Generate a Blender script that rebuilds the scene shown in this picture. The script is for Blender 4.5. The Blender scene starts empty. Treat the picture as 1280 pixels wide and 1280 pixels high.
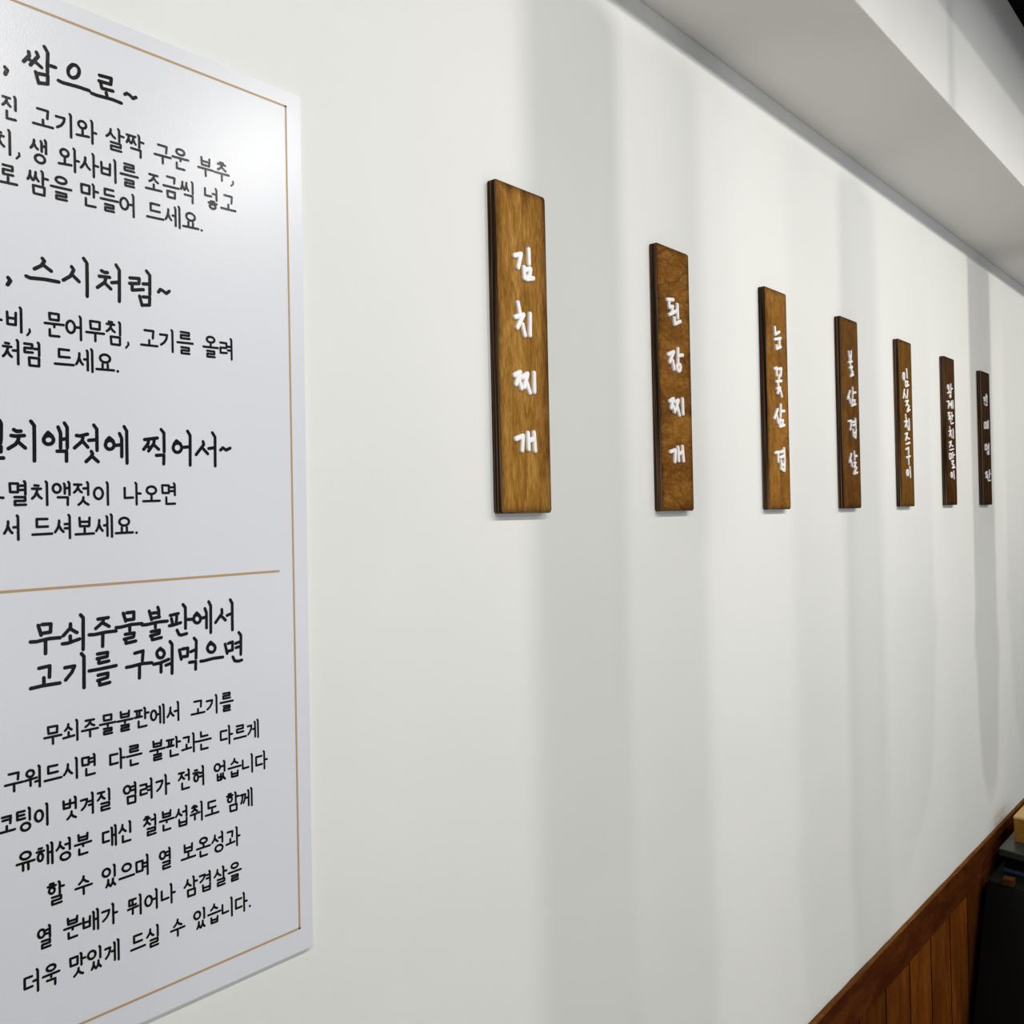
import bpy, bmesh, math, random
from mathutils import Vector, Matrix

random.seed(7)
scene = bpy.context.scene
COL = scene.collection
EYE = 1.70                      # camera height above the floor; measured heights below are relative to it

# ------------------------------------------------------------------ camera
cam_data = bpy.data.cameras.new('camera')
cam_data.sensor_fit = 'HORIZONTAL'
cam_data.sensor_width = 36.0
cam_data.lens = 36.0 * 1180.0 / 1280.0
cam_data.clip_start = 0.01
cam = bpy.data.objects.new('camera', cam_data)
COL.objects.link(cam)
RIGHT = Vector((0.76445882, 0.64430768, -0.02168721))
UP = Vector((0.01981814, 0.01013753, 0.99975221))
FWD = Vector((-0.64436788, 0.76469919, 0.00501925))
M = Matrix((RIGHT, UP, -FWD)).transposed().to_4x4()
M.translation = Vector((0.74563, 0.0, EYE))
cam.matrix_world = M
scene.camera = cam

# ------------------------------------------------------------------ view, world
scene.view_settings.view_transform = 'Standard'
scene.view_settings.look = 'None'
scene.view_settings.gamma = 1.0
scene.view_settings.use_curve_mapping = False
scene.view_settings.exposure = 0.07
scene.cycles.use_denoising = True
scene.cycles.max_bounces = 10
scene.cycles.diffuse_bounces = 6

world = bpy.data.worlds.new('world')
scene.world = world
world.use_nodes = True
bg = world.node_tree.nodes['Background']
bg.inputs['Color'].default_value = (0.62, 0.74, 1.0, 1)
bg.inputs['Strength'].default_value = 0.4

# large lights: daylight from the shop front opposite, an added unseen fill strip
def area_light(name, loc, target, sx, sy, energy, color):
    d = bpy.data.lights.new(name, 'AREA')
    d.shape = 'RECTANGLE'
    d.size, d.size_y = sx, sy
    d.energy = energy
    d.color = color
    o = bpy.data.objects.new(name, d)
    COL.objects.link(o)
    o.location = loc
    o.rotation_euler = (Vector(target) - Vector(loc)).to_track_quat('-Z', 'Y').to_euler()
    return o

DAYLIGHT = area_light('daylight', (4.7, 2.0, 1.5), (0, 2.0, 1.4), 5.0, 1.9, 16, (0.58, 0.76, 1.0))
def point_light(name, loc, energy, color, size):
    d = bpy.data.lights.new(name, 'POINT')
    d.energy = energy
    d.color = color
    d.shadow_soft_size = size
    o = bpy.data.objects.new(name, d)
    COL.objects.link(o)
    o.location = loc
    return o

FILL_STRIP = area_light('fill_strip', (2.9, 2.0, EYE + 1.17), (0, 2.0, EYE - .3), 7.0, 0.05, 22, (1.0, 0.985, 0.95))  # unseen strip added to fill the wall evenly, without a fixture
LOW_FILLS = [point_light('low_fill', (2.0, y, EYE - .35), 7.0, (1.0, 0.95, 0.86), .15) for y in (-0.8, 0.8, 2.4, 4.0)]  # added unseen points that brighten the lower wall and soffit underside

LAMP_X, LAMP_Z = 1.19, 0.895 + EYE
LAMPS = [(-0.15, 19.0), (0.6, 21.5), (1.35, 24.0), (2.1, 23.0), (2.85, 26.0), (4.0, 29.0)]
LAMP_COLOR = (1.0, 0.98, 0.92)
LAMP_WARM = (1.0, 0.955, 0.85)          # the two far lamps are a little warmer
LAMP_AIM, LAMP_CONE, LAMP_BLEND = -1.45, 152, 1.0

# ------------------------------------------------------------------ helpers
def obj(name, bm, mats, parent=None, smooth=False):
    me = bpy.data.meshes.new(name)
    bm.normal_update()
    bm.to_mesh(me)
    bm.free()
    for m in (mats if isinstance(mats, (list, tuple)) else [mats]):
        me.materials.append(m)
    if smooth:
        for p in me.polygons:
            p.use_smooth = True
    o = bpy.data.objects.new(name, me)
    COL.objects.link(o)
    if parent:
        o.parent = parent
    return o

def thing(name, label, cat, loc=(0, 0, 0), group=None):
    o = bpy.data.objects.new(name, None)
    o.empty_display_size = 0.05
    COL.objects.link(o)
    o.location = loc
    tag(o, label, cat, group)
    return o

def tag(o, label, cat, group=None):
    o['label'] = label
    o['category'] = cat
    if group:
        o['group'] = group
    return o

def structure(name, bm, mats):
    o = obj(name, bm, mats)
    o['kind'] = 'structure'
    return o

def box(bm, x0, x1, y0, y1, z0, z1, mi=0, bevel=0.0):
    g = bmesh.ops.create_cube(bm, size=1.0)
    vs = g['verts']
    for v in vs:
        v.co = Vector((x0 + (v.co.x + .5) * (x1 - x0), y0 + (v.co.y + .5) * (y1 - y0), z0 + (v.co.z + .5) * (z1 - z0)))
    fs = {f for v in vs for f in v.link_faces}
    for f in fs:
        f.material_index = mi
    if bevel:
        es = list({e for v in vs for e in v.link_edges})
        bmesh.ops.bevel(bm, geom=es, offset=bevel, segments=2, affect='EDGES', profile=0.5)

def lathe(bm, prof, center=(0, 0, 0), n=32, axis='Z'):
    rings = []
    for r, h in prof:
        ring = []
        for k in range(n):
            a = 2 * math.pi * k / n
            ring.append(bm.verts.new((center[0] + r * math.cos(a), center[1] + r * math.sin(a), center[2] + h)))
        rings.append(ring)
    for a, b in zip(rings, rings[1:]):
        for k in range(n):
            bm.faces.new((a[k], a[(k + 1) % n], b[(k + 1) % n], b[k]))
    return rings

# ------------------------------------------------------------------ materials
def mat(name):
    m = bpy.data.materials.new(name)
    m.use_nodes = True
    nt = m.node_tree
    return m, nt, nt.nodes, nt.links, nt.nodes['Principled BSDF']

def ramp(nd, stops):
    r = nd.new('ShaderNodeValToRGB')
    el = r.color_ramp.elements
    while len(el) > 1:
        el.remove(el[-1])
    el[0].position, el[0].color = stops[0][0], (*stops[0][1], 1)
    for p, c in stops[1:]:
        e = el.new(p)
        e.color = (*c, 1)
    return r

def noise(nd, ln, vec, scale, detail=4, rough=.55, dist=0.0):
    n = nd.new('ShaderNodeTexNoise')
    n.inputs['Scale'].default_value = scale
    n.inputs['Detail'].default_value = detail
    n.inputs['Roughness'].default_value = rough
    n.inputs['Distortion'].default_value = dist
    if vec is not None:
        ln.new(vec, n.inputs['Vector'])
    return n

def mapping(nd, ln, scale=(1, 1, 1), loc=None, rot=(0, 0, 0), random_shift=False):
    tc = nd.new('ShaderNodeTexCoord')
    mp = nd.new('ShaderNodeMapping')
    mp.inputs['Scale'].default_value = scale
    mp.inputs['Rotation'].default_value = rot
    ln.new(tc.outputs['Object'], mp.inputs['Vector'])
    if random_shift:
        oi = nd.new('ShaderNodeObjectInfo')
        ml = nd.new('ShaderNodeMath'); ml.operation = 'MULTIPLY'; ml.inputs[1].default_value = 37.0
        ln.new(oi.outputs['Random'], ml.inputs[0])
        cb = nd.new('ShaderNodeCombineXYZ')
        for k in range(3):
            ln.new(ml.outputs[0], cb.inputs[k])
        ln.new(cb.outputs[0], mp.inputs['Location'])
    return mp.outputs['Vector']

def bump(nd, ln, bs, height, strength, dist=0.001):
    b = nd.new('ShaderNodeBump')
    b.inputs['Strength'].default_value = strength
    b.inputs['Distance'].default_value = dist
    ln.new(height, b.inputs['Height'])
    ln.new(b.outputs['Normal'], bs.inputs['Normal'])

def plain(name, col, rough=.5, metal=0.0, spec=.5):
    m, nt, nd, ln, bs = mat(name)
    bs.inputs['Base Color'].default_value = (*col, 1)
    bs.inputs['Roughness'].default_value = rough
    bs.inputs['Metallic'].default_value = metal
    bs.inputs['Specular IOR Level'].default_value = spec
    return m

def paint(name, col, rough=.75, var=.03):
    m, nt, nd, ln, bs = mat(name)
    v = mapping(nd, ln)
    n = noise(nd, ln, v, 3.0, 5)
    r = ramp(nd, [(.3, tuple(c * (1 - var) for c in col)), (.7, col)])
    ln.new(n.outputs['Fac'], r.inputs['Fac'])
    ln.new(r.outputs['Color'], bs.inputs['Base Color'])
    bs.inputs['Roughness'].default_value = rough
    bs.inputs['Specular IOR Level'].default_value = .3
    n2 = noise(nd, ln, v, 260.0, 3)
    n3 = noise(nd, ln, v, 22.0, 3)
    ad = nd.new('ShaderNodeMath'); ad.operation = 'MULTIPLY_ADD'; ad.inputs[1].default_value = 3.0
    ln.new(n3.outputs['Fac'], ad.inputs[0]); ln.new(n2.outputs['Fac'], ad.inputs[2])
    bump(nd, ln, bs, ad.outputs[0], .25, .0006)
    return m

def wood(name, dark, mid, light, scale=(1, 1, 1), rough=.4, grain=1.0, coat=0.0, rot=(0, 0, 0), stops=(.28, .5, .74), shift=True):
    m, nt, nd, ln, bs = mat(name)
    v = mapping(nd, ln, scale, rot=rot, random_shift=shift)
    big = noise(nd, ln, v, 9.0, 6, .6, .8)
    fine = noise(nd, ln, v, 95.0, 6, .7, .3)
    mx = nd.new('ShaderNodeMix'); mx.data_type = 'FLOAT'
    mx.inputs['Factor'].default_value = .45
    ln.new(big.outputs['Fac'], mx.inputs['A']); ln.new(fine.outputs['Fac'], mx.inputs['B'])
    r = ramp(nd, list(zip(stops, (dark, mid, light))))
    ln.new(mx.outputs['Result'], r.inputs['Fac'])
    ln.new(r.outputs['Color'], bs.inputs['Base Color'])
    bs.inputs['Roughness'].default_value = rough
    bs.inputs['Coat Weight'].default_value = coat
    bs.inputs['Specular IOR Level'].default_value = .06
    bs.inputs['Coat Roughness'].default_value = .25
    bump(nd, ln, bs, fine.outputs['Fac'], .35 * grain, .0006)
    return m

M_WALL = paint('wall_paint', (.825, .83, .812))
M_SOFFIT = paint('soffit_paint', (.80, .795, .775))
M_FARWALL = paint('room_paint', (.20, .19, .18))
M_BLACK_CEIL = plain('black_ceiling_paint', (.006, .006, .006), .9, spec=.1)
M_BLACK = plain('black_coating', (.003, .0032, .0035), .5, spec=.15)
M_BLACK_STEEL = plain('black_steel', (.02, .022, .026), .35, .6)
M_STEEL = plain('galvanised_steel', (.45, .46, .48), .38, .9)
M_FLOOR = wood('pale_bounce_floor', (.54, .50, .43), (.62, .575, .50), (.68, .63, .55), (1, 1, 1), .45, .3, shift=False)  # unseen floor made pale to bounce light up to the soffit
M_RAIL = wood('red_brown_rail_wood', (.022, .004, .001), (.070, .016, .003), (.17, .048, .007), (3, .8, 3), .5, 1.0, 0, shift=False)
M_PLANK = wood('red_brown_plank_wood', (.045, .010, .0015), (.16, .044, .005), (.34, .115, .014), (2, 2, .45), .5, 1.0, 0, shift=False)
M_BOX = wood('shaded_box_wood', (.15, .07, .010), (.22, .11, .018), (.30, .16, .035), (3, .6, 3), .5, .6)  # case wood darkened for the shade on the sides of the box
M_LID = wood('lit_oak_lid', (.40, .25, .09), (.52, .34, .14), (.62, .43, .20), (3, .6, 3), .5, .6)  # paler wood: light falling on the box top put into its colour
def per_plank(m, y0, pitch):
    nt = m.node_tree; nd, ln = nt.nodes, nt.links
    bs = nd['Principled BSDF']
    src = bs.inputs['Base Color'].links[0].from_socket
    tc = nd.new('ShaderNodeTexCoord'); sp = nd.new('ShaderNodeSeparateXYZ')
    ln.new(tc.outputs['Object'], sp.inputs[0])
    a = nd.new('ShaderNodeMath'); a.operation = 'SUBTRACT'; a.inputs[1].default_value = y0
    b = nd.new('ShaderNodeMath'); b.operation = 'DIVIDE'; b.inputs[1].default_value = pitch
    c = nd.new('ShaderNodeMath'); c.operation = 'FLOOR'
    ln.new(sp.outputs['Y'], a.inputs[0]); ln.new(a.outputs[0], b.inputs[0]); ln.new(b.outputs[0], c.inputs[0])
    w = nd.new('ShaderNodeTexWhiteNoise'); w.noise_dimensions = '1D'
    ln.new(c.outputs[0], w.inputs['W'])
    r = ramp(nd, [(0.0, (.36, .32, .30)), (1.0, (1.2, 1.2, 1.15))])
    ln.new(w.outputs['Value'], r.inputs['Fac'])
    mx = nd.new('ShaderNodeMix'); mx.data_type = 'RGBA'; mx.blend_type = 'MULTIPLY'
    mx.inputs['Factor'].default_value = 1.0
    ln.new(src, mx.inputs['A']); ln.new(r.outputs['Color'], mx.inputs['B'])
    ln.new(mx.outputs['Result'], bs.inputs['Base Color'])

per_plank(M_PLANK, 2.138 - .1641 * 29, .1641)
M_GROOVE = plain('dark_groove', (.006, .003, .002), .9, spec=.05)
M_RAIL_TOP = wood('lit_rail_top_wood', (.06, .018, .002), (.13, .048, .006), (.34, .16, .026), (4, .7, 4), .5, 1.0, 0, shift=False)  # lamp light on the rail's top face put into a lighter wood
M_DRAWER = wood('brown_handle_wood', (.035, .012, .003), (.055, .02, .005), (.08, .033, .009), (2, 2, 2), .5)

def sign_wood(name, dark, mid, light, scale, rot=(0, 0, 0), hw=.049, hh=.2):
    """stained plywood face: figured grain, a few scratches, edges of the face stained darker by the brush"""
    m, nt, nd, ln, bs = mat(name)
    v = mapping(nd, ln, scale, rot=rot, random_shift=True)
    big = noise(nd, ln, v, 20.0, 7, .62, 1.4)
    fine = noise(nd, ln, v, 230.0, 5, .7, .4)
    mx = nd.new('ShaderNodeMix'); mx.data_type = 'FLOAT'
    mx.inputs['Factor'].default_value = .52
    ln.new(big.outputs['Fac'], mx.inputs['A']); ln.new(fine.outputs['Fac'], mx.inputs['B'])
    r = ramp(nd, [(.36, dark), (.50, mid), (.62, light)])
    ln.new(mx.outputs['Result'], r.inputs['Fac'])
    # scratches: thin iso-lines of a warped noise
    tc = nd.new('ShaderNodeTexCoord')
    warp = noise(nd, ln, v, 7.0, 2, .4, 1.2)
    s1 = nd.new('ShaderNodeMath'); s1.operation = 'SUBTRACT'; s1.inputs[1].default_value = .52
    ln.new(warp.outputs['Fac'], s1.inputs[0])
    s2 = nd.new('ShaderNodeMath'); s2.operation = 'ABSOLUTE'
    ln.new(s1.outputs[0], s2.inputs[0])
    s3 = nd.new('ShaderNodeMath'); s3.operation = 'LESS_THAN'; s3.inputs[1].default_value = .0030
    ln.new(s2.outputs[0], s3.inputs[0])
    mc = nd.new('ShaderNodeMix'); mc.data_type = 'RGBA'; mc.blend_type = 'MIX'
    mc.inputs['B'].default_value = (*dark, 1)
    s4 = nd.new('ShaderNodeMath'); s4.operation = 'MULTIPLY'; s4.inputs[1].default_value = .55
    ln.new(s3.outputs[0], s4.inputs[0])
    ln.new(s4.outputs[0], mc.inputs['Factor'])
    ln.new(r.outputs['Color'], mc.inputs['A'])
    # stain gathered along the sawn border of the face
    sp = nd.new('ShaderNodeSeparateXYZ')
    ln.new(tc.outputs['Object'], sp.inputs[0])
    def mth(op, a, b=None):
        n = nd.new('ShaderNodeMath'); n.operation = op
        for k, q in enumerate((a, b)):
            if q is None:
                continue
            if isinstance(q, float):
                n.inputs[k].default_value = q
            else:
                ln.new(q, n.inputs[k])
        return n.outputs[0]
    dy = mth('SUBTRACT', hw, mth('ABSOLUTE', sp.outputs['Y']))
    dz = mth('SUBTRACT', hh, mth('ABSOLUTE', sp.outputs['Z']))
    d = mth('ADD', mth('MINIMUM', dy, dz), mth('MULTIPLY', mth('SUBTRACT', big.outputs['Fac'], .5), .012))
    er = ramp(nd, [(0.0, (.30, .27, .25)), (.45, (.72, .70, .68)), (1.0, (1, 1, 1))])
    ln.new(mth('DIVIDE', d, .011), er.inputs['Fac'])
    mb = nd.new('ShaderNodeMix'); mb.data_type = 'RGBA'; mb.blend_type = 'MULTIPLY'
    mb.inputs['Factor'].default_value = 1.0
    ln.new(mc.outputs['Result'], mb.inputs['A']); ln.new(er.outputs['Color'], mb.inputs['B'])
    ln.new(mb.outputs['Result'], bs.inputs['Base Color'])
    bs.inputs['Roughness'].default_value = .55
    bs.inputs['Specular IOR Level'].default_value = .05
    bump(nd, ln, bs, mx.outputs['Result'], .9, .0012)
    return m

def ply_edge():
    m, nt, nd, ln, bs = mat('dark_plywood_edge')
    v = mapping(nd, ln, (520, 6, 3), random_shift=True)
    n = noise(nd, ln, v, 1.0, 4, .6)
    r = ramp(nd, [(.40, (.006, .004, .0035)), (.50, (.040, .022, .013)), (.60, (.16, .10, .06))])
    ln.new(n.outputs['Fac'], r.inputs['Fac'])
    ln.new(r.outputs['Color'], bs.inputs['Base Color'])
    bs.inputs['Roughness'].default_value = .7
    bs.inputs['Specular IOR Level'].default_value = .05
    bump(nd, ln, bs, n.outputs['Fac'], .4, .0006)
    return m

M_EDGE = ply_edge()
M_LETTER = plain('white_letter_foam', (.93, .92, .93), .5)

def board_material():
    m, nt, nd, ln, bs = mat('white_satin_board')
    v = mapping(nd, ln)
    bs.inputs['Base Color'].default_value = (.74, .755, .81, 1)
    bs.inputs['Roughness'].default_value = .27
    bs.inputs['Specular IOR Level'].default_value = .40
    n = noise(nd, ln, v, 900.0, 2)
    bump(nd, ln, bs, n.outputs['Fac'], .22, .0004)
    return m

M_BOARD = board_material()

def ink(name, col, rough):
    m, nt, nd, ln, bs = mat(name)
    v = mapping(nd, ln)
    bs.inputs['Base Color'].default_value = (*col, 1)
    bs.inputs['Roughness'].default_value = rough
    bs.inputs['Specular IOR Level'].default_value = .16
    n = noise(nd, ln, v, 900.0, 2)
    bump(nd, ln, bs, n.outputs['Fac'], .22, .0004)
    return m

M_INK = ink('black_print', (.005, .0045, .0045), .22)
M_GOLD = ink('gold_print', (.50, .33, .18), .3)

# ------------------------------------------------------------------ writing data (tenths of a millimetre on the wall plane: along, up)
HEADINGS = {
    'H1': '2995,3450 3009,3436 2994,3399|2997,3448 3011,3434 2996,3397|3169,3629 3174,3601 3130,3541|3160,3574 3182,3568|3228,3646 3240,3620 3180,3532|3214,3570 3264,3542|3288,3712 3313,3673 3309,3571 3308,3518|3324,3578 3371,3580|3219,3492 3240,3412|3233,3485 3310,3497 3308,3429 3240,3415|3557,3614 3554,3595 3546,3576 3534,3560 3519,3549 3503,3544 3489,3545 3477,3553 3470,3566 3468,3582 3471,3601 3479,3619 3491,3635 3505,3646 3521,3652 3536,3651 3547,3643 3555,3630 3557,3614|3504,3649 3481,3616|3391,3484 3426,3479 3550,3487 3636,3486|3722,3639 3821,3648 3815,3597 3717,3592 3731,3587 3739,3540 3833,3548|3654,3471 3696,3469 3827,3477 3903,3472|3776,3515 3784,3477|3934,3554 3954,3570 3983,3560 4002,3543 4032,3562',
    'H2': '2989,1870 3003,1850 2983,1816|2990,1868 3005,1848 2985,1816|3242,2063 3257,2046 3235,2007 3181,1971|3246,2015 3308,1977|3119,1905 3147,1896 3258,1905 3364,1903|3466,2042 3483,2019 3456,1966 3399,1924|3468,1980 3523,1934|3563,2126 3589,2092 3588,1918 3586,1828|3707,2055 3734,2045 3756,2049|3687,2007 3774,2013|3740,1998 3733,1966 3670,1913|3733,1960 3782,1920|3791,1973 3843,1985|3830,2124 3857,2086 3854,1895 3852,1830|3947,2040 4029,2049 4025,2006 3943,1994 3966,1995 3965,1942 4064,1963|4061,2010 4118,2018|4094,2124 4123,2092 4121,1990 4120,1930|4029,1903 4049,1828|4059,1901 4119,1907 4115,1841 4051,1831|4198,1965 4216,1991 4240,1982 4270,1965 4299,1989',
    'H3': '2909,795 2919,773 2917,666 2912,628|2882,609 2915,603 2914,564 2881,558 2880,516 2931,518|3008,733 3030,721 3059,725|2989,688 3016,685 3083,693|3042,677 3038,653 3019,624 2967,589|3040,641 3089,599|3133,804 3157,773 3156,621 3154,504|3300,670 3298,659 3291,648 3281,640 3268,636 3255,635 3243,638 3233,646 3227,655 3225,667 3227,678 3234,689 3244,697 3257,701 3270,702 3282,699 3292,692 3298,682 3300,670|3260,726 3236,696|3260,726 3290,699|3337,772 3355,726 3353,610|3386,806 3407,773 3405,612|3364,678 3405,685|3326,584 3398,587 3397,509|3478,714 3507,711 3567,729|3529,702 3524,672 3461,615|3529,668 3568,625|3576,680 3637,688|3619,804 3643,773 3642,603|3595,593 3605,576 3594,551 3551,510|3604,551 3649,513|3784,654 3782,642 3775,630 3765,622 3753,617 3740,616 3729,620 3719,628 3713,639 3711,651 3714,663 3720,675 3730,683 3742,688 3755,689 3766,685 3776,677 3782,667 3784,654|3745,711 3718,681|3745,711 3777,684|3792,649 3845,657|3831,748 3849,708 3847,560|3872,807 3893,772 3891,508|4047,709 4163,728|4083,704 4078,677 4038,627|4074,653 4096,642|4134,713 4129,679 4081,616|4126,672 4172,633|4198,802 4223,773 4222,614|4149,581 4219,587 4216,511|4385,656 4382,642 4375,629 4364,620 4351,614 4337,614 4324,618 4314,627 4308,638 4305,652 4308,666 4315,678 4326,688 4339,693 4353,694 4366,690 4376,681 4383,669 4385,656|4339,713 4315,684|4339,713 4376,687|4406,660 4464,667|4444,802 4468,765 4463,507|4592,718 4599,693 4522,601|4594,654 4637,612|4646,659 4707,669|4686,801 4712,763 4708,507|4764,650 4789,672 4822,652 4864,672',
    'H4a': '3159,-748 3179,-824|3187,-744 3253,-746 3249,-808 3181,-812|3100,-867 3143,-870 3237,-857 3322,-859|3211,-861 3209,-968|3403,-761 3403,-790 3346,-847|3405,-802 3453,-834|3338,-909 3379,-909 3472,-886|3399,-855 3401,-902|3483,-698 3504,-722 3499,-972|3622,-745 3707,-741|3668,-749 3660,-774 3603,-818|3667,-782 3713,-812|3549,-862 3589,-865 3692,-855 3770,-855|3660,-859 3656,-966|3833,-717 3853,-783|3863,-717 3924,-715 3923,-774 3853,-775|3770,-828 3807,-829 3903,-816 3993,-817|3887,-824 3886,-865|3846,-891 3924,-887 3917,-920 3837,-929 3850,-933 3852,-964 3936,-955|4059,-720 4079,-794|4136,-695 4145,-722 4144,-780|4086,-740 4136,-740|4082,-784 4150,-778|3995,-830 4040,-830 4140,-819 4220,-819|4112,-824 4111,-863|4072,-893 4147,-888 4144,-916 4065,-928 4076,-930 4081,-962 4163,-952|4247,-774 4323,-765|4258,-802 4269,-853|4308,-788 4301,-851|4237,-861 4274,-859 4344,-845|4368,-692 4390,-720 4388,-898|4392,-823 4463,-827|4308,-905 4325,-944 4348,-952 4398,-944|4533,-831 4531,-843 4525,-853 4515,-860 4505,-863 4493,-862 4482,-857 4474,-848 4468,-837 4467,-825 4469,-813 4475,-803 4484,-796 4495,-793 4506,-794 4517,-799 4526,-808 4531,-819 4533,-831|4498,-776 4473,-801|4498,-776 4527,-806|4536,-826 4591,-820|4577,-745 4592,-782 4590,-916|4616,-688 4635,-725 4631,-961|4745,-768 4747,-802 4680,-878|4743,-829 4781,-866|4797,-826 4849,-811|4833,-689 4852,-722 4849,-960',
    'H4b': '3158,-1074 3239,-1066 3235,-1152|3193,-1151 3193,-1206|3095,-1218 3183,-1210 3313,-1208|3353,-1096 3429,-1092 3407,-1138 3357,-1192|3484,-1002 3504,-1028 3500,-1272|3613,-1022 3696,-1019 3692,-1052 3609,-1059 3624,-1064 3623,-1097 3704,-1089|3543,-1147 3622,-1145 3765,-1134|3615,-1191 3695,-1185 3692,-1220 3611,-1233 3624,-1237 3626,-1271 3709,-1262|3924,-1055 3998,-1044 3990,-1123|3852,-1161 3903,-1158 3984,-1148 4073,-1152|3965,-1156 3961,-1263|4187,-1090 4184,-1102 4178,-1112 4169,-1119 4158,-1122 4146,-1121 4135,-1115 4126,-1106 4121,-1094 4119,-1082 4121,-1070 4127,-1060 4136,-1053 4148,-1050 4159,-1052 4170,-1057 4179,-1067 4185,-1078 4187,-1090|4151,-1041 4131,-1057|4151,-1041 4176,-1063|4089,-1167 4145,-1164 4226,-1143|4155,-1171 4154,-1241|4199,-1190 4254,-1178|4240,-994 4260,-1020 4254,-1266|4326,-1076 4342,-1158|4352,-1072 4406,-1070 4401,-1139 4348,-1138|4432,-1105 4486,-1090|4467,-991 4488,-1017 4482,-1166|4418,-1195 4479,-1195 4476,-1262|4671,-1102 4668,-1114 4661,-1125 4651,-1132 4638,-1135 4625,-1133 4612,-1127 4603,-1118 4596,-1106 4594,-1093 4597,-1080 4604,-1070 4614,-1063 4626,-1060 4640,-1061 4652,-1067 4662,-1077 4669,-1089 4671,-1102|4627,-1044 4605,-1067|4627,-1044 4658,-1073|4526,-1199 4559,-1200 4652,-1190 4746,-1191|4771,-1078 4791,-1164|4803,-1076 4848,-1067 4846,-1140 4795,-1145|4879,-1085 4929,-1074|4882,-1124 4928,-1116|4914,-990 4936,-1018 4931,-1190|4848,-1202 4866,-1240 4905,-1248 4941,-1242',
}
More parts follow.
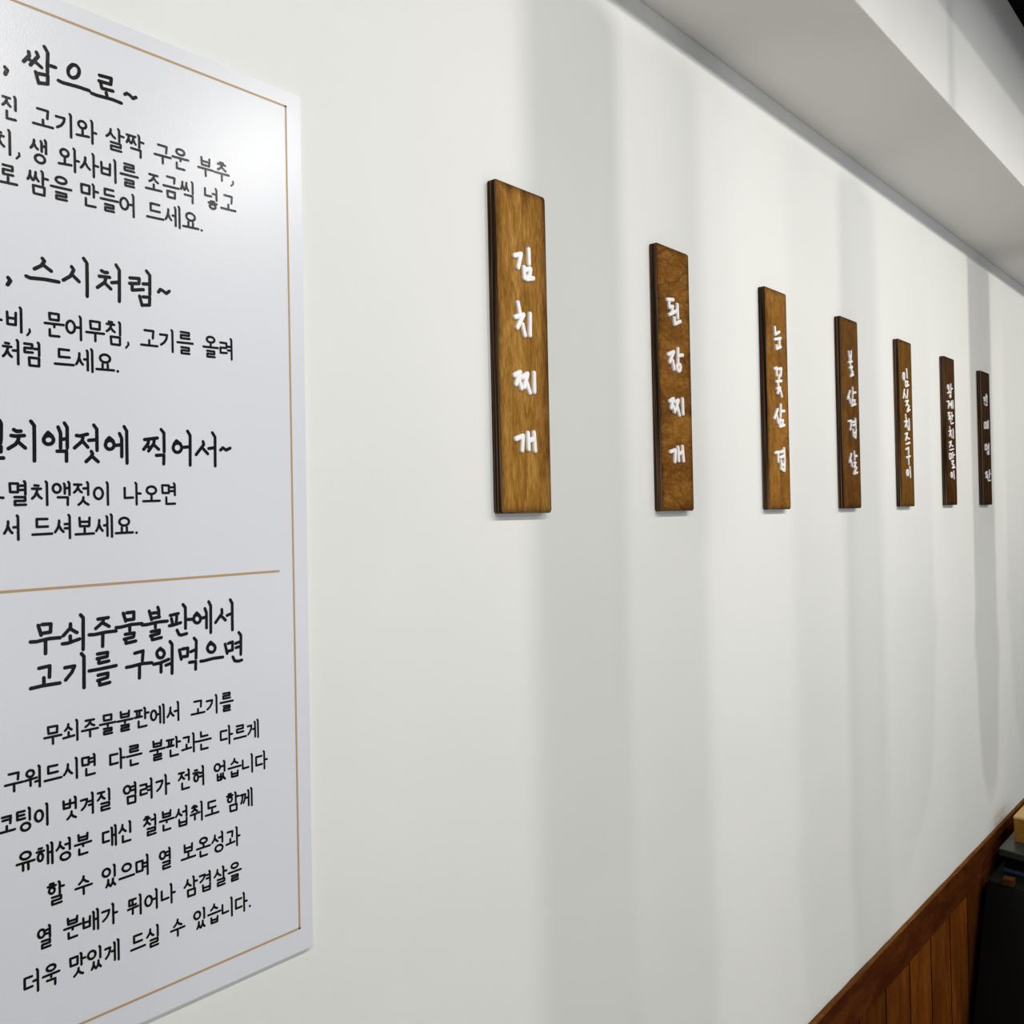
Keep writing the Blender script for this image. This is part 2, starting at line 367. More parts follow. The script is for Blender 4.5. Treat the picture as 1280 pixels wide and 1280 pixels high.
SIGN_LETTERS = [
    [
        '8832,3175 8958,3219 8897,3043|9106,3304 9110,3129|9011,3065 9014,2935|9022,3037 9135,3068 9116,2989 9058,2928 9187,2961',
        '8878,2608 8910,2489|8822,2426 8979,2475 8857,2303|8960,2352 8999,2228|9107,2504 9098,2241',
        '8783,1714 8892,1760 8810,1609|8866,1673 8909,1568|8922,1699 9034,1755 8965,1588|9014,1643 9073,1528|9162,1778 9162,1546',
        '8787,942 8921,983 8899,809|9016,1023 9025,829|9136,1035 9153,814|9029,929 9134,959',
    ],
    [
        '12425,3225 12591,3246|12469,3221 12475,3114 12575,3141|12564,3133 12559,3030|12470,3003 12708,3098|12712,3191 12721,2991|12612,2970 12619,2879 12791,2944',
        '12411,2392 12578,2451 12450,2283|12539,2310 12567,2188|12704,2512 12695,2316|12711,2410 12837,2430|12768,2232 12764,2214 12754,2197 12739,2183 12721,2175 12702,2173 12685,2178 12671,2188 12662,2203 12660,2221 12664,2239 12674,2256 12689,2269 12707,2278 12726,2280 12743,2275 12757,2265 12766,2250 12768,2232',
        '12424,1687 12536,1735 12463,1588|12520,1626 12560,1538|12589,1689 12680,1724 12607,1576|12653,1613 12704,1497|12806,1752 12814,1522',
        '12412,924 12557,958 12538,781|12637,1001 12651,801|12773,1018 12798,800|12667,905 12781,932',
    ],
    [
        '16184,3329 16190,3199 16366,3268|16158,3104 16413,3160|16367,3143 16353,3027|16232,3000 16229,2943 16405,2999',
        '16143,2571 16223,2596 16216,2465|16289,2581 16410,2605 16376,2470|16309,2463 16304,2372|16196,2344 16411,2376|16261,2311 16284,2244|16216,2216 16350,2245 16238,2138|16361,2194 16409,2090',
        '16222,1841 16082,1673|16177,1730 16223,1602|16355,1936 16343,1718|16354,1816 16503,1832|16298,1664 16299,1539|16318,1648 16439,1656 16395,1585|16298,1533 16489,1573',
        '16087,1047 16207,1063 16197,893|16452,1141 16463,958|16273,1066 16436,1095|16281,969 16444,1004|16318,914 16324,772|16466,918 16443,735|16328,840 16462,844|16310,766 16429,734',
    ],
    [
        '19770,3316 19823,3157|19915,3340 19888,3158|19796,3225 19899,3237|19755,3090 19950,3129|19868,3108 19862,3013|19796,2976 19959,3017 19889,2932 19985,2912 19849,2809 20014,2856',
        '19797,2490 19659,2319|19726,2372 19798,2247|19954,2576 19940,2366|19956,2463 20121,2489|19899,2321 19891,2195|19914,2304 20061,2316 20023,2241|19874,2188 20105,2236',
        '19677,1845 19838,1867 19777,1674|20068,1923 20073,1750|19884,1840 20065,1869|19896,1769 20060,1803|19923,1688 19931,1557|20086,1697 20058,1516|19918,1616 20075,1625|19947,1552 20042,1521',
        '19793,1166 19686,991|19768,1029 19809,912|19964,1220 19979,1047|19984,1119 20099,1135|19926,980 20041,990 19920,885|19971,916 20067,883 19929,772|19911,748 20109,782',
    ],
    [
        '23387,3161 23381,3132 23368,3107 23350,3087 23329,3075 23308,3073 23288,3081 23273,3097 23264,3121 23262,3148 23268,3176 23281,3202 23298,3222 23319,3233 23341,3235 23361,3228 23376,3211 23385,3188 23387,3161|23546,3346 23576,3140|23438,3053 23445,2919|23471,3039 23612,3053 23571,2975|23445,2919 23676,2974',
        '23353,2837 23269,2634|23362,2732 23450,2649|23597,2853 23547,2657',
        '23419,2557 23613,2595 23464,2464|23570,2489 23673,2463 23524,2339|23523,2322 23720,2382',
        '23395,2240 23438,2119|23314,2067 23506,2096 23357,1946|23498,1982 23560,1885|23633,2149 23648,1889',
        '23344,1772 23502,1802 23368,1627|23459,1688 23632,1674|23395,1533 23661,1579',
        '23369,1408 23564,1456 23552,1297|23389,1213 23654,1256|23547,1229 23552,1055',
        '23502,850 23496,828 23484,808 23466,793 23445,785 23423,784 23403,792 23388,806 23378,825 23376,848 23382,870 23394,890 23412,905 23433,913 23454,914 23474,906 23490,892 23499,873 23502,850|23617,994 23652,746',
    ],
    [
        '27057,3239 27051,3220 27038,3203 27019,3190 26996,3181 26973,3179 26951,3184 26934,3194 26923,3208 26921,3226 26926,3245 26939,3262 26958,3275 26981,3283 27005,3285 27027,3281 27044,3271 27054,3256 27057,3239|27044,3172 27037,3095|26915,3062 27205,3109|27239,3332 27218,3077|27228,3199 27368,3223|27212,3000 27207,2987 27197,2976 27182,2967 27164,2961 27146,2960 27129,2962 27115,2969 27107,2979 27104,2991 27109,3003 27119,3015 27134,3024 27152,3029 27170,3031 27187,3028 27201,3022 27209,3012 27212,3000',
        '26843,2828 27017,2852 26964,2663|27065,2790 27242,2815|27061,2742 27238,2769|27247,2871 27246,2683|27387,2893 27384,2683',
        '26915,2528 27083,2551 26947,2454 27113,2454 26977,2369 27146,2391|27251,2563 27258,2365|27266,2465 27383,2484|27103,2333 27172,2250 27382,2285',
        '27036,2165 27082,2080|26950,2035 27157,2069 27000,1912|27127,1984 27195,1889|27337,2116 27347,1874',
        '26955,1735 27155,1777 26990,1616|27132,1677 27298,1651|26999,1536 27345,1576',
        '26953,1440 26964,1294|26990,1435 27143,1447 27117,1315 26964,1294|27276,1485 27271,1331|27277,1408 27418,1424|27126,1238 27319,1262 27180,1163 27363,1146 27202,1054 27435,1082',
        '27186,871 27180,849 27167,829 27147,814 27124,805 27100,805 27079,812 27062,827 27051,846 27049,869 27055,891 27069,911 27088,926 27111,935 27135,935 27157,928 27174,913 27184,894 27186,871|27318,980 27339,771',
    ],
    [
        '30913,3370 30935,3325|30614,3246 31024,3304|30815,3197 30810,3184 30796,3172 30776,3162 30752,3155 30727,3153 30704,3156 30686,3163 30674,3173 30671,3186 30676,3199 30690,3211 30710,3221 30734,3228 30759,3230 30782,3227 30801,3220 30812,3210 30815,3197|30991,3341 30979,3117|30706,3083 30836,3030 31020,3061',
        '30653,2508 30636,2332 30826,2350 30843,2524 30652,2503|30953,2545 30944,2350|31085,2587 31072,2357',
        '30662,1837 30666,1692 30847,1695 30844,1859 30662,1837|31093,1894 31073,1685|30903,1815 31068,1826|30897,1749 31062,1760|31066,1609 31060,1595 31044,1581 31021,1571 30994,1565 30965,1564 30939,1568 30918,1577 30905,1589 30901,1603 30908,1618 30923,1631 30946,1642 30973,1648 31002,1649 31028,1645 31049,1636 31062,1624 31066,1609',
        '30629,1004 30830,1038 30661,958 30876,946 30670,865 30870,880|31091,1096 31050,860|31080,978 31191,990|30868,856 30932,768 31172,786',
    ],
]
BODY_LINES = [
    (3062, 188, [('진', 2962, 3093), ('고기와', 3183, 3687), ('살짝', 3756, 4103), ('구운', 4179, 4512), ('부추,', 4590, 4985)]),
    (2795, 190, [('치,', 2896, 3119), ('생', 3161, 3306), ('와사비를', 3374, 4043), ('조금씩', 4095, 4575), ('넣고', 4646, 4979)]),
    (2549, 190, [('로', 2930, 3073), ('쌈을', 3132, 3485), ('만들어', 3542, 4026), ('드세요.', 4101, 4667)]),
    (1468, 193, [('비,', 2964, 3168), ('문어무침,', 3242, 3956), ('고기를', 4024, 4521), ('올려', 4605, 4934)]),
    (1225, 187, [('처럼', 2929, 3238), ('드세요.', 3313, 3873)]),
    (165, 186, [('멸치액젓이', 2958, 3758), ('나오면', 3850, 4349)]),
    (-95, 188, [('서', 2915, 3057), ('드셔보세요.', 3121, 4007)]),
    (-1674, 163, [('무쇠주물불판에서', 3180, 4336), ('고기를', 4420, 4847)]),
    (-1970, 165, [('구워드시면', 2891, 3604), ('다른', 3688, 3974), ('불판과는', 4035, 4619), ('다르게', 4697, 5117)]),
    (-2273, 168, [('코팅이', 2841, 3227), ('벗겨질', 3311, 3716), ('염려가', 3798, 4219), ('전혀', 4285, 4558), ('없습니다', 4629, 5200)]),
    (-2576, 166, [('유해성분', 2962, 3541), ('대신', 3620, 3885), ('철분섭취도', 3964, 4680), ('함께', 4746, 5036)]),
    (-2893, 170, [('할', 3180, 3324), ('수', 3393, 3540), ('있으며', 3609, 4031), ('열', 4100, 4228), ('보온성과', 4300, 4882)]),
    (-3196, 165, [('열', 3105, 3229), ('분배가', 3301, 3744), ('뛰어나', 3817, 4251), ('삼겹살을', 4317, 4896)]),
    (-3500, 170, [('더욱', 2999, 3274), ('맛있게', 3339, 3759), ('드실', 3836, 4108), ('수', 4189, 4331), ('있습니다.', 4404, 5011)]),
]

def strokes(s):
    out = []
    for st in s.split('|'):
        out.append([(int(p.split(',')[0]) / 1e4, int(p.split(',')[1]) / 1e4) for p in st.split()])
    return out

# ------------------------------------------------------------------ stroke pen: flat printed strokes and raised cut-out letters
def pen_flat(bm, pts, w, x, n=10):
    """printed stroke of width w with round ends on the plane X = x"""
    r = w / 2
    x = x + 4e-6 * (len(bm.faces) % 23)     # overlapping strokes lie in separate planes
    for i, (y, z) in enumerate(pts):
        x += 4e-6
        bm.faces.new([bm.verts.new((x, y + r * math.cos(2 * math.pi * k / n), z + r * math.sin(2 * math.pi * k / n))) for k in range(n)])
    for (a, b), (c, d) in zip(pts, pts[1:]):
        L = math.hypot(c - a, d - b)
        if L < 1e-6:
            continue
        px, pz = -(d - b) / L * r, (c - a) / L * r
        x += 4e-6
        bm.faces.new([bm.verts.new((x, a - px, b - pz)), bm.verts.new((x, c - px, d - pz)),
                      bm.verts.new((x, c + px, d + pz)), bm.verts.new((x, a + px, b + pz))])

PROFILE = ((1.0, 0.0), (1.0, .55), (.86, .85), (.55, 1.0))

def pen_raised(bm, pts, w, x0, h, n=14):
    """raised rounded stroke standing h off the plane X = x0"""
    r = w / 2
    h0 = h + 8e-6 * (len(bm.faces) % 37)     # no two overlapping tops in one plane
    for j, (y, z) in enumerate(pts):
        rings = []
        h = h0 + 9e-6 * j
        for s, t in PROFILE:
            rings.append([bm.verts.new((x0 + h * t, y + r * s * math.cos(2 * math.pi * k / n), z + r * s * math.sin(2 * math.pi * k / n))) for k in range(n)])
        for a, b in zip(rings, rings[1:]):
            for k in range(n):
                bm.faces.new((a[k], a[(k + 1) % n], b[(k + 1) % n], b[k]))
        bm.faces.new(rings[-1])
    for (a, b), (c, d) in zip(pts, pts[1:]):
        L = math.hypot(c - a, d - b)
        if L < 1e-6:
            continue
        ny, nz = -(d - b) / L, (c - a) / L
        h = h0 - 2.5e-5 - 9e-6 * (L * 1e4 % 5)
        sec = [(s, t) for s, t in PROFILE] + [(-s, t) for s, t in reversed(PROFILE)]
        A = [bm.verts.new((x0 + h * t, a + ny * r * s, b + nz * r * s)) for s, t in sec]
        B = [bm.verts.new((x0 + h * t, c + ny * r * s, d + nz * r * s)) for s, t in sec]
        for k in range(len(sec) - 1):
            bm.faces.new((A[k], A[k + 1], B[k + 1], B[k]))

# ------------------------------------------------------------------ Hangul composed from jamo strokes
CHO = 'ㄱㄲㄴㄷㄸㄹㅁㅂㅃㅅㅆㅇㅈㅉㅊㅋㅌㅍㅎ'
JUNG = 'ㅏㅐㅑㅒㅓㅔㅕㅖㅗㅘㅙㅚㅛㅜㅝㅞㅟㅠㅡㅢㅣ'
JONG = ['', 'ㄱ', 'ㄲ', 'ㄳ', 'ㄴ', 'ㄵ', 'ㄶ', 'ㄷ', 'ㄹ', 'ㄺ', 'ㄻ', 'ㄼ', 'ㄽ', 'ㄾ', 'ㄿ', 'ㅀ', 'ㅁ', 'ㅂ', 'ㅄ', 'ㅅ', 'ㅆ', 'ㅇ', 'ㅈ', 'ㅊ', 'ㅋ', 'ㅌ', 'ㅍ', 'ㅎ']

def circ(cx, cy, rx, ry, n=16):
    return [(cx + rx * math.sin(2 * math.pi * k / n), cy + ry * math.cos(2 * math.pi * k / n)) for k in range(n + 1)]

SIOT = [[(.50, 1), (.50, .80), (.38, .45), (.20, .20), (0, 0)], [(.47, .58), (.72, .22), (1, .02)]]
JIEUT = [[(0.02, .96), (.96, .96)], [(.58, .94), (.50, .62), (.28, .24), (0, 0)], [(.50, .55), (.74, .2), (1, .02)]]
JAMO = {
    'ㄴ': [[(.02, 1), (.02, .06), (1, .10)]],
    'ㄷ': [[(.98, 1), (0, 1), (0, .03), (1.02, .06)]],
    'ㄹ': [[(0, 1), (.97, 1), (.97, .53), (.02, .51), (.02, 0), (1.02, .04)]],
    'ㅁ': [[(0, 1), (.98, 1), (.96, 0), (.05, 0), (0, 1)]],
    'ㅂ': [[(0, 1), (.04, 0), (.96, 0), (1, 1)], [(.03, .52), (.97, .52)]],
    'ㅅ': SIOT,
    'ㅇ': [circ(.5, .48, .52, .52)],
    'ㅈ': JIEUT,
    'ㅊ': [[(.28, 1.0), (.70, .98)]] + [[(x, y * .78) for x, y in s] for s in JIEUT],
    'ㅌ': [[(.98, 1), (0, 1), (0, .03), (1.02, .06)], [(0, .53), (.92, .53)]],
    'ㅍ': [[(0, .98), (1, .98)], [(.30, .95), (.32, .08)], [(.70, .95), (.67, .08)], [(-.03, .03), (1.03, .06)]],
    'ㅎ': [[(.28, 1.03), (.72, 1.03)], [(0, .78), (1, .78)], circ(.5, .30, .36, .32)],
}

def jamo(ch, box, pos):
    """strokes of one consonant in box (x0,y0,x1,y1); pos is 'L' left, 'T' top or 'B' bottom"""
    x0, y0, x1, y1 = box
    def put(ss, bx=None):
        a0, b0, a1, b1 = bx or box
        return [[(a0 + x * (a1 - a0), b0 + y * (b1 - b0)) for x, y in s] for s in ss]
    if ch in 'ㄱㅋ':
        g = {'L': [(.02, .94), (.92, .97), (.84, .62), (.55, .25), (.12, 0)],
             'T': [(0, .96), (.97, .98), (.90, 0)], 'B': [(0, .98), (.98, .98), (.96, 0)]}[pos]
        ss = [g]
        if ch == 'ㅋ':
            ss = ss + [[(.05, .52), (.84, .56)]]
        return put(ss)
    dbl = {'ㄲ': 'ㄱㄱ', 'ㄸ': 'ㄷㄷ', 'ㅃ': 'ㅂㅂ', 'ㅆ': 'ㅅㅅ', 'ㅉ': 'ㅈㅈ', 'ㅄ': 'ㅂㅅ'}
    if ch in dbl:
        w = x1 - x0
        a = jamo(dbl[ch][0], (x0 - .03 * w, y0, x0 + .45 * w, y1), pos)
        b = jamo(dbl[ch][1], (x0 + .50 * w, y0, x1 + .05 * w, y1), pos)
        return a + b
    return put(JAMO[ch])

def syllable(c):
    """strokes in a unit square, y up; tall vowels run from 0 to 1"""
    k = ord(c) - 0xAC00
    ci, vi, fi = CHO[k // 588], JUNG[(k % 588) // 28], JONG[k % 28]
    out = []
    fin = bool(fi)
    if vi in 'ㅏㅐㅑㅒㅓㅔㅕㅖㅣ':
        two = vi in 'ㅐㅒㅔㅖ'
        lo = .44 if fin else 0.0
        ib = (.06, .54, .50, .90) if fin else (.06, .27, .52, .76)
        if two:
            ib = (.04, ib[1], .42, ib[3])
        if ci in 'ㅎㅊ':
            ib = (ib[0], ib[1], ib[2], ib[3] + .07)
        if vi in 'ㅓㅔㅕㅖ':
            ib = (ib[0], ib[1], ib[2] - .04, ib[3])
        out += jamo(ci, ib, 'L')
        sx = .80 if vi in 'ㅓㅕㅣ' else (.72 if vi in 'ㅏㅑ' else .88)
        top = 1.0
        out.append([(sx - .05, top), (sx, top - .06), (sx, lo)])
        mid = (ib[1] + ib[3]) / 2
        if two:
            s2 = .64
            out.append([(s2 - .04, top - .08), (s2, top - .13), (s2, lo + .05)])
            if vi in 'ㅐㅒ':
                out.append([(s2, mid), (sx, mid + .02)])
            elif vi == 'ㅔ':
                out.append([(s2 - .18, mid), (s2, mid + .01)])
            else:
                out += [[(s2 - .18, mid + .09), (s2, mid + .10)], [(s2 - .18, mid - .09), (s2, mid - .08)]]
        elif vi == 'ㅏ':
            out.append([(sx, mid), (sx + .23, mid - .01)])
        elif vi == 'ㅑ':
            out += [[(sx, mid + .09), (sx + .22, mid + .08)], [(sx, mid - .09), (sx + .22, mid - .1)]]
        elif vi == 'ㅓ':
            out.append([(sx - .25, mid), (sx, mid + .01)])
        elif vi == 'ㅕ':
            out += [[(sx - .25, mid + .09), (sx, mid + .10)], [(sx - .25, mid - .09), (sx, mid - .08)]]
        fb = (.28, 0.0, .80, .33)
    elif vi in 'ㅗㅛㅜㅠㅡ':
        ib = (.26, .70, .74, .96) if fin else (.24, .50, .76, .84)
        if vi in 'ㅜㅠ' and not fin:
            ib = (.24, .56, .76, .88)
        if ci in 'ㄹㅂ':
            ib = (.24, ib[1], .76, ib[3] + .03)
        if ci in 'ㅎㅊ':
            ib = (ib[0], ib[1], ib[2], ib[3] + .05)
        out += jamo(ci, ib, 'T')
        if vi in 'ㅗㅛ':
            bar = .46 if fin else .16
            top = .62 if fin else .40
            xs = (.5,) if vi == 'ㅗ' else (.36, .64)
        elif vi in 'ㅜㅠ':
            bar = .53 if fin else .39
            top = .40 if fin else .04
            xs = (.5,) if vi == 'ㅜ' else (.36, .64)
        else:
            bar, xs, top = (.50 if fin else .20), (), 0
        out.append([(.03, bar - .01), (.97, bar + .01)])
        for x in xs:
            out.append([(x, bar), (x, top)])
        fb = (.26, 0.0, .74, .28)
    else:                                   # ㅘ ㅝ ㅚ ㅟ
        ib = (.12, .56, .50, .86) if not fin else (.12, .68, .48, .93)
        out += jamo(ci, ib, 'T')
        lo = .40 if fin else 0.0
        out.append([(.77, 1.0), (.82, .94), (.82, lo)])
        if vi in 'ㅘㅚㅙ':
            bar, top = (.46, .62) if fin else (.22, .46)
            out += [[(.02, bar - .02), (.64, bar + .03)], [(.32, bar), (.32, top)]]
        else:
            bar, top = (.56, .42) if fin else (.42, .12)
            out += [[(.02, bar - .02), (.66, bar + .03)], [(.32, bar), (.32, top)]]
        if vi == 'ㅘ':
            out.append([(.82, .50), (1.02, .50)])
        if vi == 'ㅝ':
            out.append([(.58, .27), (.82, .29)])
        fb = (.28, 0.0, .80, .31)
    if fin:
        out += jamo(fi, fb, 'B')
    return out

# ------------------------------------------------------------------ room shell
Z = EYE
H_CEIL = Z + 1.25
Y0, Y1, X1 = -2.6, 6.4, 5.0
bm = bmesh.new(); box(bm, -0.15, 0.0, Y0 - .15, Y1 + .15, 0, H_CEIL)
structure('wall_left', bm, M_WALL)
bm = bmesh.new(); box(bm, -0.15, X1 + .15, Y1, Y1 + .15, 0, H_CEIL)
structure('wall_back', bm, M_FARWALL)
bm = bmesh.new(); box(bm, -0.15, X1 + .15, Y0 - .15, Y0, 0, H_CEIL)
structure('wall_front', bm, M_FARWALL)
bm = bmesh.new()
box(bm, X1, X1 + .15, Y0, Y1, 0, .5); box(bm, X1, X1 + .15, Y0, Y1, 2.5, H_CEIL)
box(bm, X1, X1 + .15, Y0, -.6, .5, 2.5); box(bm, X1, X1 + .15, 4.6, Y1, .5, 2.5)
structure('wall_right', bm, M_FARWALL)
bm = bmesh.new(); box(bm, -0.15, X1 + .15, Y0 - .15, Y1 + .15, -.1, 0)
structure('floor', bm, M_FLOOR)
bm = bmesh.new(); box(bm, -0.15, X1 + .15, Y0 - .15, Y1 + .15, H_CEIL, H_CEIL + .1)
structure('ceiling', bm, M_BLACK_CEIL)
# boxed soffit along the wall and unseen black beam added to shade its face
bm = bmesh.new(); box(bm, 0.0, .241, Y0, Y1, Z + .765, Z + 1.165, 0, .002)
structure('trim_1', bm, M_SOFFIT)
bm = bmesh.new(); box(bm, .70, .82, Y0, Y1, Z + .988, H_CEIL)
structure('trim_2', bm, M_BLACK_CEIL)

# wainscot: top rail with a slightly wavering edge, then vertical planks
ZR = Z - .977
bm = bmesh.new()
N = 220
prev = None
rnd = random.Random(3)
wob = [0.0] * (N + 1)
for k in range(1, N + 1):
    wob[k] = wob[k - 1] * .8 + rnd.uniform(-.0009, .0009)
for k in range(N + 1):
    y = Y0 + (Y1 - Y0) * k / N
    sec = [(0.0, ZR + wob[k]), (.0075 + wob[k], ZR + wob[k] * .6), (.0095 + wob[k], ZR - .0025), (.010, ZR - .089), (.008, ZR - .091), (0.0, ZR - .091)]
    ring = [bm.verts.new((x, y, z)) for x, z in sec]
    if prev:
        for i in range(6):
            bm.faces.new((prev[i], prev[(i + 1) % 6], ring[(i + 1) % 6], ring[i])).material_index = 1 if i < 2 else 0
    else:
        bm.faces.new(ring)
    prev = ring
bm.faces.new(list(reversed(prev)))
bmesh.ops.recalc_face_normals(bm, faces=bm.faces[:])
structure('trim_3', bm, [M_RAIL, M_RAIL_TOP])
bm = bmesh.new()
PITCH = .1641
y = 2.138 - PITCH * 29
while y < Y1:
    box(bm, 0.0, .0045, max(y + .0022, Y0), min(y + PITCH - .0022, Y1), 0.0, ZR - .088, 0, .0016)
    y += PITCH
bm.normal_update()
for f in bm.faces:
    if abs(f.normal.y) > .35:
        f.material_index = 1
box(bm, 0.0, .0008, Y0, Y1, 0.0, ZR - .088, 1)
structure('trim_4', bm, [M_PLANK, M_GROOVE])

# ------------------------------------------------------------------ printed guide board
BT = .006                                   # face of the board off the wall
root = thing('guide_board', 'large white satin board with black Korean cooking tips and thin gold border', 'sign', (0, 0, 0))
bm = bmesh.new()
BZ0, BZ1 = Z - .4088, Z + .4130
TILT = math.tan(math.radians(.40))
def board_y(y, z):                          # the board hangs a fraction of a degree out of plumb
    return y + (z - Z) * (.0059 / .8218)
box(bm, .0006, BT, 0.10, .5702, BZ0, BZ1, 0, .0006)
for v in bm.verts:
    v.co.y = board_y(v.co.y, v.co.z)
obj('panel', bm, M_BOARD, root)
PX = BT + .00015
def bar(bm, p, q, w):
    (a, b), (c, d) = p, q
    L = math.hypot(c - a, d - b); ny, nz = -(d - b) / L * w / 2, (c - a) / L * w / 2
    ey, ez = (c - a) / L * w / 2, (d - b) / L * w / 2
    bm.faces.new([bm.verts.new((PX, a - ny - ey, b - nz - ez)), bm.verts.new((PX, c - ny + ey, d - nz + ez)),
                  bm.verts.new((PX, c + ny + ey, d + nz + ez)), bm.verts.new((PX, a + ny - ey, b + nz - ez))])
bm = bmesh.new()
TR, BR = (.5548, Z + .3970), (.5515, Z - .3862)
TL, BL = (.118, Z + .3990), (.115, Z - .3905)
for p, q in ((TL, TR), (TR, BR), (BR, BL), (BL, TL)):
    bar(bm, p, q, .0020)
obj('border_line', bm, M_GOLD, root)
bm = bmesh.new(); bar(bm, (.134, Z - .0484), (.5357, Z - .0463), .0021)
obj('divider_line', bm, M_GOLD, root)
for key in ('H1', 'H2', 'H3', 'H4a', 'H4b'):
    bm = bmesh.new()
    for st in strokes(HEADINGS[key]):
        pen_flat(bm, [(a, Z + b) for a, b in st], .0029, PX)
    obj('heading_text', bm, M_INK, root)
# two letters that the frame cuts: their right-hand ticks only
CUT = [[(.2880, .0226), (.2925, .0222)], [(.2880, .1552), (.2935, .1545)]]
for i, (zb, h, words) in enumerate(BODY_LINES):
    bm = bmesh.new()
    zb, h = zb / 1e4, h / 1e4
    W = .0021 if i < 7 else .00198
    for text, ya, yb in words:
        ya, yb = ya / 1e4, yb / 1e4
        n = sum(.42 if c in ',.' else 1.0 for c in text)
        adv = (yb - ya) / n
        y = ya
        for c in text:
            if c in ',.':
                r = .0010
                if c == '.':
                    pen_flat(bm, [(y + adv * .14, Z + zb + h * .16)], .0024, PX)
                else:
                    pen_flat(bm, [(y + adv * .20, Z + zb + h * .18), (y + adv * .22, Z + zb + h * .08), (y + adv * .08, Z + zb - h * .06)], .0017, PX)
                y += adv * .42
                continue
            m = .03
            for st in syllable(c):
                pen_flat(bm, [(y + adv * (m + (1 - 2 * m) * px), Z + zb + h * (.02 + .96 * pz)) for px, pz in st], W, PX)
            y += adv
    if i == 5:
        pen_flat(bm, [(a, Z + b) for a, b in CUT[0]], W, PX)
    if i == 3:
        pen_flat(bm, [(a, Z + b) for a, b in CUT[1]], W, PX)
    obj('text_line', bm, M_INK, root)

# ------------------------------------------------------------------ the seven wooden dish signs
# (left, right, bottom, top) of each front face on the wall, stain colours, grain scale / rotation, reading
SIGNS = [
    (.8510, .9490, .0040, .4046, ((.14, .058, .008), (.30, .138, .022), (.46, .245, .060)), (1.2, 1.6, .30), 0.0, '김치찌개', 'light brown', 'nearest the white board'),
    (1.2160, 1.3125, .0032, .4043, ((.085, .030, .004), (.195, .078, .010), (.32, .145, .024)), (1.0, .45, 1.1), .25, '된장찌개', 'brown', 'second from the white board'),
    (1.5815, 1.6745, .0030, .4024, ((.11, .044, .006), (.25, .105, .015), (.38, .185, .034)), (1.2, 1.4, .55), 0.1, '눈꽃삼겹', 'golden brown', 'third from the white board'),
    (1.9375, 2.0375, .0024, .4025, ((.065, .024, .003), (.14, .052, .006), (.22, .092, .014)), (1.2, 1.3, .60), 0.2, '불삼겹살', 'brown', 'fourth from the white board'),
    (2.3005, 2.3980, .0041, .4024, ((.070, .029, .003), (.145, .063, .008), (.22, .105, .016)), (1.2, 1.4, .40), 0.0, '임실치즈구이', 'olive brown', 'third from the far end'),
    (2.6712, 2.7655, .0061, .4046, ((.028, .010, .002), (.060, .022, .003), (.11, .044, .006)), (1.2, 1.4, .40), 0.0, '왕계란치즈말이', 'dark brown', 'second from the far end'),
    (3.0400, 3.1400, .0048, .4042, ((.020, .008, .003), (.042, .017, .006), (.075, .032, .009)), (1.2, 1.4, .40), 0.0, '', 'nearly black brown', 'at the far end of the row'),
]
SIGN_LABELS = [
    'light brown wooden sign reading 김치찌개, nearest the white board',
    'brown wooden sign reading 된장찌개, second from the white board',
    'golden brown wooden sign reading 눈꽃삼겹, third from the white board',
    'brown wooden sign reading 불삼겹살, middle one of the seven signs',
    'brown wooden sign with six close letters 임실치즈구이, third from the far end',
    'dark brown wooden sign with seven tiny crowded letters, second from the far end',
    'darkest wooden sign with four blurred letters, at the far end of the row',
]
ST = .01225                                 # plank thickness

def rounded(y0, y1, z0, z1, r, n=5):
    pts = []
    for cy, cz, a0 in ((y1 - r, z1 - r, 0), (y0 + r, z1 - r, 90), (y0 + r, z0 + r, 180), (y1 - r, z0 + r, 270)):
        for k in range(n + 1):
            a = math.radians(a0 + 90 * k / n)
            pts.append((cy + r * math.cos(a), cz + r * math.sin(a)))
    return pts

for i, (ya, yb, za, zb, cols, gs, rot, reading, tone, place) in enumerate(SIGNS):
    cy, cz = (ya + yb) / 2, Z + (za + zb) / 2
    root = thing('wooden_sign', SIGN_LABELS[i], 'sign', (0, cy, cz), 'wooden dish signs in a row')
    hw, hh = (yb - ya) / 2, (zb - za) / 2
    face = sign_wood('stained_plywood_face', *cols, gs, (rot, 0, 0), hw, hh)
    bm = bmesh.new()
    r = .0042
    # side rings from the wall out, arrised to the face
    levels = [(0.0005, 0.0), (ST - .0012, 0.0), (ST - .0003, .0006), (ST, .0016)]
    rings = []
    for x, ins in levels:
        rings.append([bm.verts.new((x, y, z)) for y, z in rounded(-hw + ins, hw - ins, -hh + ins, hh - ins, r)])
    n = len(rings[0])
    for li, (a, b) in enumerate(zip(rings, rings[1:])):
        for k in range(n):
            f = bm.faces.new((a[k], a[(k + 1) % n], b[(k + 1) % n], b[k]))
            f.material_index = 1
    bm.faces.new(rings[-1]).material_index = 0
    bm.faces.new(list(reversed(rings[0]))).material_index = 1
    obj('plank', bm, [face, M_EDGE], root)
    w = (.0064, .0060, .0056, .0052, .0050, .0042, .0046)[i]
    hgt = .0034 if i < 4 else .0026
    for s in SIGN_LETTERS[i]:
        bm = bmesh.new()
        for st in strokes(s):
            pen_raised(bm, [(a - cy, Z + b - cz) for a, b in st], w, ST, hgt)
        obj('letter', bm, M_LETTER, root)

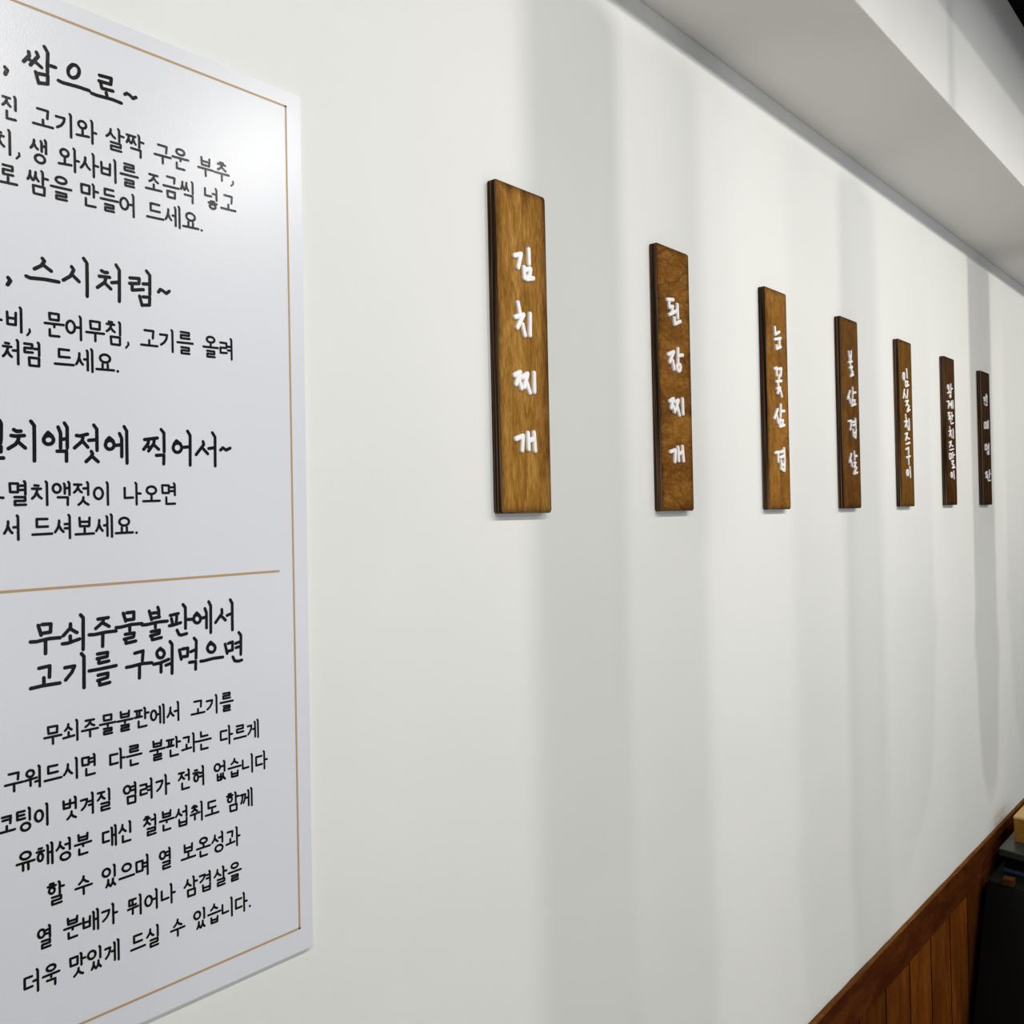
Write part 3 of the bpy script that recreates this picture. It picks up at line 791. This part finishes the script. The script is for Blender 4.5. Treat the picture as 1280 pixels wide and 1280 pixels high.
# ------------------------------------------------------------------ black table by the wainscot and the wooden box on it
T0, TY, TX = Z - 1.0, 3.02, .034
root = thing('dining_table', 'black table standing against the wooden wainscot in the lower right corner', 'table', (0, 0, 0))
def skew(bm):                               # the near edge is not quite square to the wall
    for v in bm.verts:
        v.co.y -= (v.co.x - TX) * .24
bm = bmesh.new(); box(bm, TX, .80, TY, 4.25, T0 - .022, T0, 0, .003); skew(bm)
obj('table_top', bm, plain('dark_table_laminate', (.020, .024, .021), .4), root)
bm = bmesh.new(); box(bm, TX + .012, .78, TY + .018, 4.23, T0 - .060, T0 - .022, 0, .002); skew(bm)
obj('apron', bm, M_BLACK, root)
bm = bmesh.new()
box(bm, TX + .012, .70, TY + .004, 4.2, T0 - .066, T0 - .058, 0, .0015); skew(bm)
obj('edge_strip', bm, plain('blue_black_metal_strip', (.035, .055, .11), .4, .3), root)
bm = bmesh.new(); box(bm, .068, .097, 2.906, 2.936, T0 - .066, T0 - .046, 0, .002)
obj('wooden_catch', bm, M_DRAWER, root)
bm = bmesh.new()                            # flared black pedestal
def ring_at(z, ys):
    return [bm.verts.new(p) for p in ((.026, ys, z), (.70, ys - .16, z), (.70, 4.1, z), (.026, 4.1, z))]
A = ring_at(T0 - .066, 2.925); B = ring_at(T0 - .42, 2.735); C2 = ring_at(0.0, 2.60)
for p, q in ((A, B), (B, C2)):
    for k in range(4):
        bm.faces.new((q[k], q[(k + 1) % 4], p[(k + 1) % 4], p[k]))
bm.faces.new(A); bm.faces.new(list(reversed(C2)))
bmesh.ops.recalc_face_normals(bm, faces=bm.faces[:])
obj('pedestal', bm, M_BLACK, root)

root = thing('wooden_box', 'light oak box standing on the black table by the wainscot', 'box', (.058, 3.105, T0))
bm = bmesh.new(); box(bm, 0, .20, 0, .16, 0, .068, 0, .0012)
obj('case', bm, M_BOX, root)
bm = bmesh.new(); box(bm, -.001, .201, -.001, .161, .068, .076, 0, .0015)
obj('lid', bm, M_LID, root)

# ------------------------------------------------------------------ exhaust ducts and track lamps of the dining room
DUCTS = [(.62, 1.20, .050), (.62, 1.70, .045), (.45, 3.00, .075)]
DLAB = ['slim steel exhaust duct hanging nearest the white board', 'slim steel exhaust duct hanging second along the wall',
        'wide steel exhaust duct hanging before the black table']
for (x, y, r), lab in zip(DUCTS, DLAB):
    root = thing('exhaust_duct', lab, 'exhaust duct', (x, y, Z - .125), 'exhaust ducts over the tables')
    bm = bmesh.new()
    prof = [(r, .20), (r, .920), (r * .9, .930), (.011, .932)]
    lathe(bm, prof)
    obj('pipe', bm, M_STEEL, root, True)
    bm = bmesh.new(); lathe(bm, [(.010, .925), (.010, H_CEIL - Z + .125 - .03)], n=16)
    obj('inner_pipe', bm, M_STEEL, root, True)
    bm = bmesh.new(); lathe(bm, [(r * .72, 0), (r * .85, .05), (r * 1.02, .20), (r * 1.12, .205), (r * 1.12, .225), (r, .228)])
    obj('nozzle', bm, M_STEEL, root, True)
    bm = bmesh.new(); lathe(bm, [(.016, -.05), (.05, -.03), (.05, 0)], (0, 0, H_CEIL - Z + .125))
    obj('collar', bm, M_STEEL, root, True)

bm = bmesh.new(); box(bm, LAMP_X - .018, LAMP_X + .018, -1.2, 5.0, H_CEIL - .03, H_CEIL)
tag(obj('lamp_track', bm, M_BLACK_STEEL), 'long black lamp track under the ceiling', 'lamp track')
for k, (y, en) in enumerate(LAMPS):
    root = thing('track_lamp', 'black spot lamp on the ceiling track', 'lamp', (LAMP_X, y, LAMP_Z), 'spot lamps on the track')
    aim = Vector((-1.0, 0, LAMP_AIM)).normalized()
    q = aim.to_track_quat('Z', 'Y').to_matrix().to_4x4()
    bm = bmesh.new()
    rings = lathe(bm, [(.030, -.13), (.036, -.12), (.036, -.012)], n=24)
    bm.faces.new(list(reversed(rings[0])))
    for v in bm.verts:
        v.co = q @ v.co
    obj('housing', bm, M_BLACK_STEEL, root, True)
    bm = bmesh.new()
    c = q @ Vector((0, 0, -.08))
    box(bm, c.x - .006, c.x + .006, -.006, .006, c.z, H_CEIL - LAMP_Z - .028)
    obj('stem', bm, M_BLACK_STEEL, root)
    ld = bpy.data.lights.new('spot', 'SPOT')
    ld.energy = en
    ld.color = LAMP_WARM if y > 2.5 else LAMP_COLOR
    ld.spot_size = math.radians(LAMP_CONE)
    ld.spot_blend = LAMP_BLEND
    ld.shadow_soft_size = .026
    lo = bpy.data.objects.new('spot', ld)
    COL.objects.link(lo)
    lo.parent = root
    lo.location = aim * .004
    lo.rotation_euler = aim.to_track_quat('-Z', 'Y').to_euler()
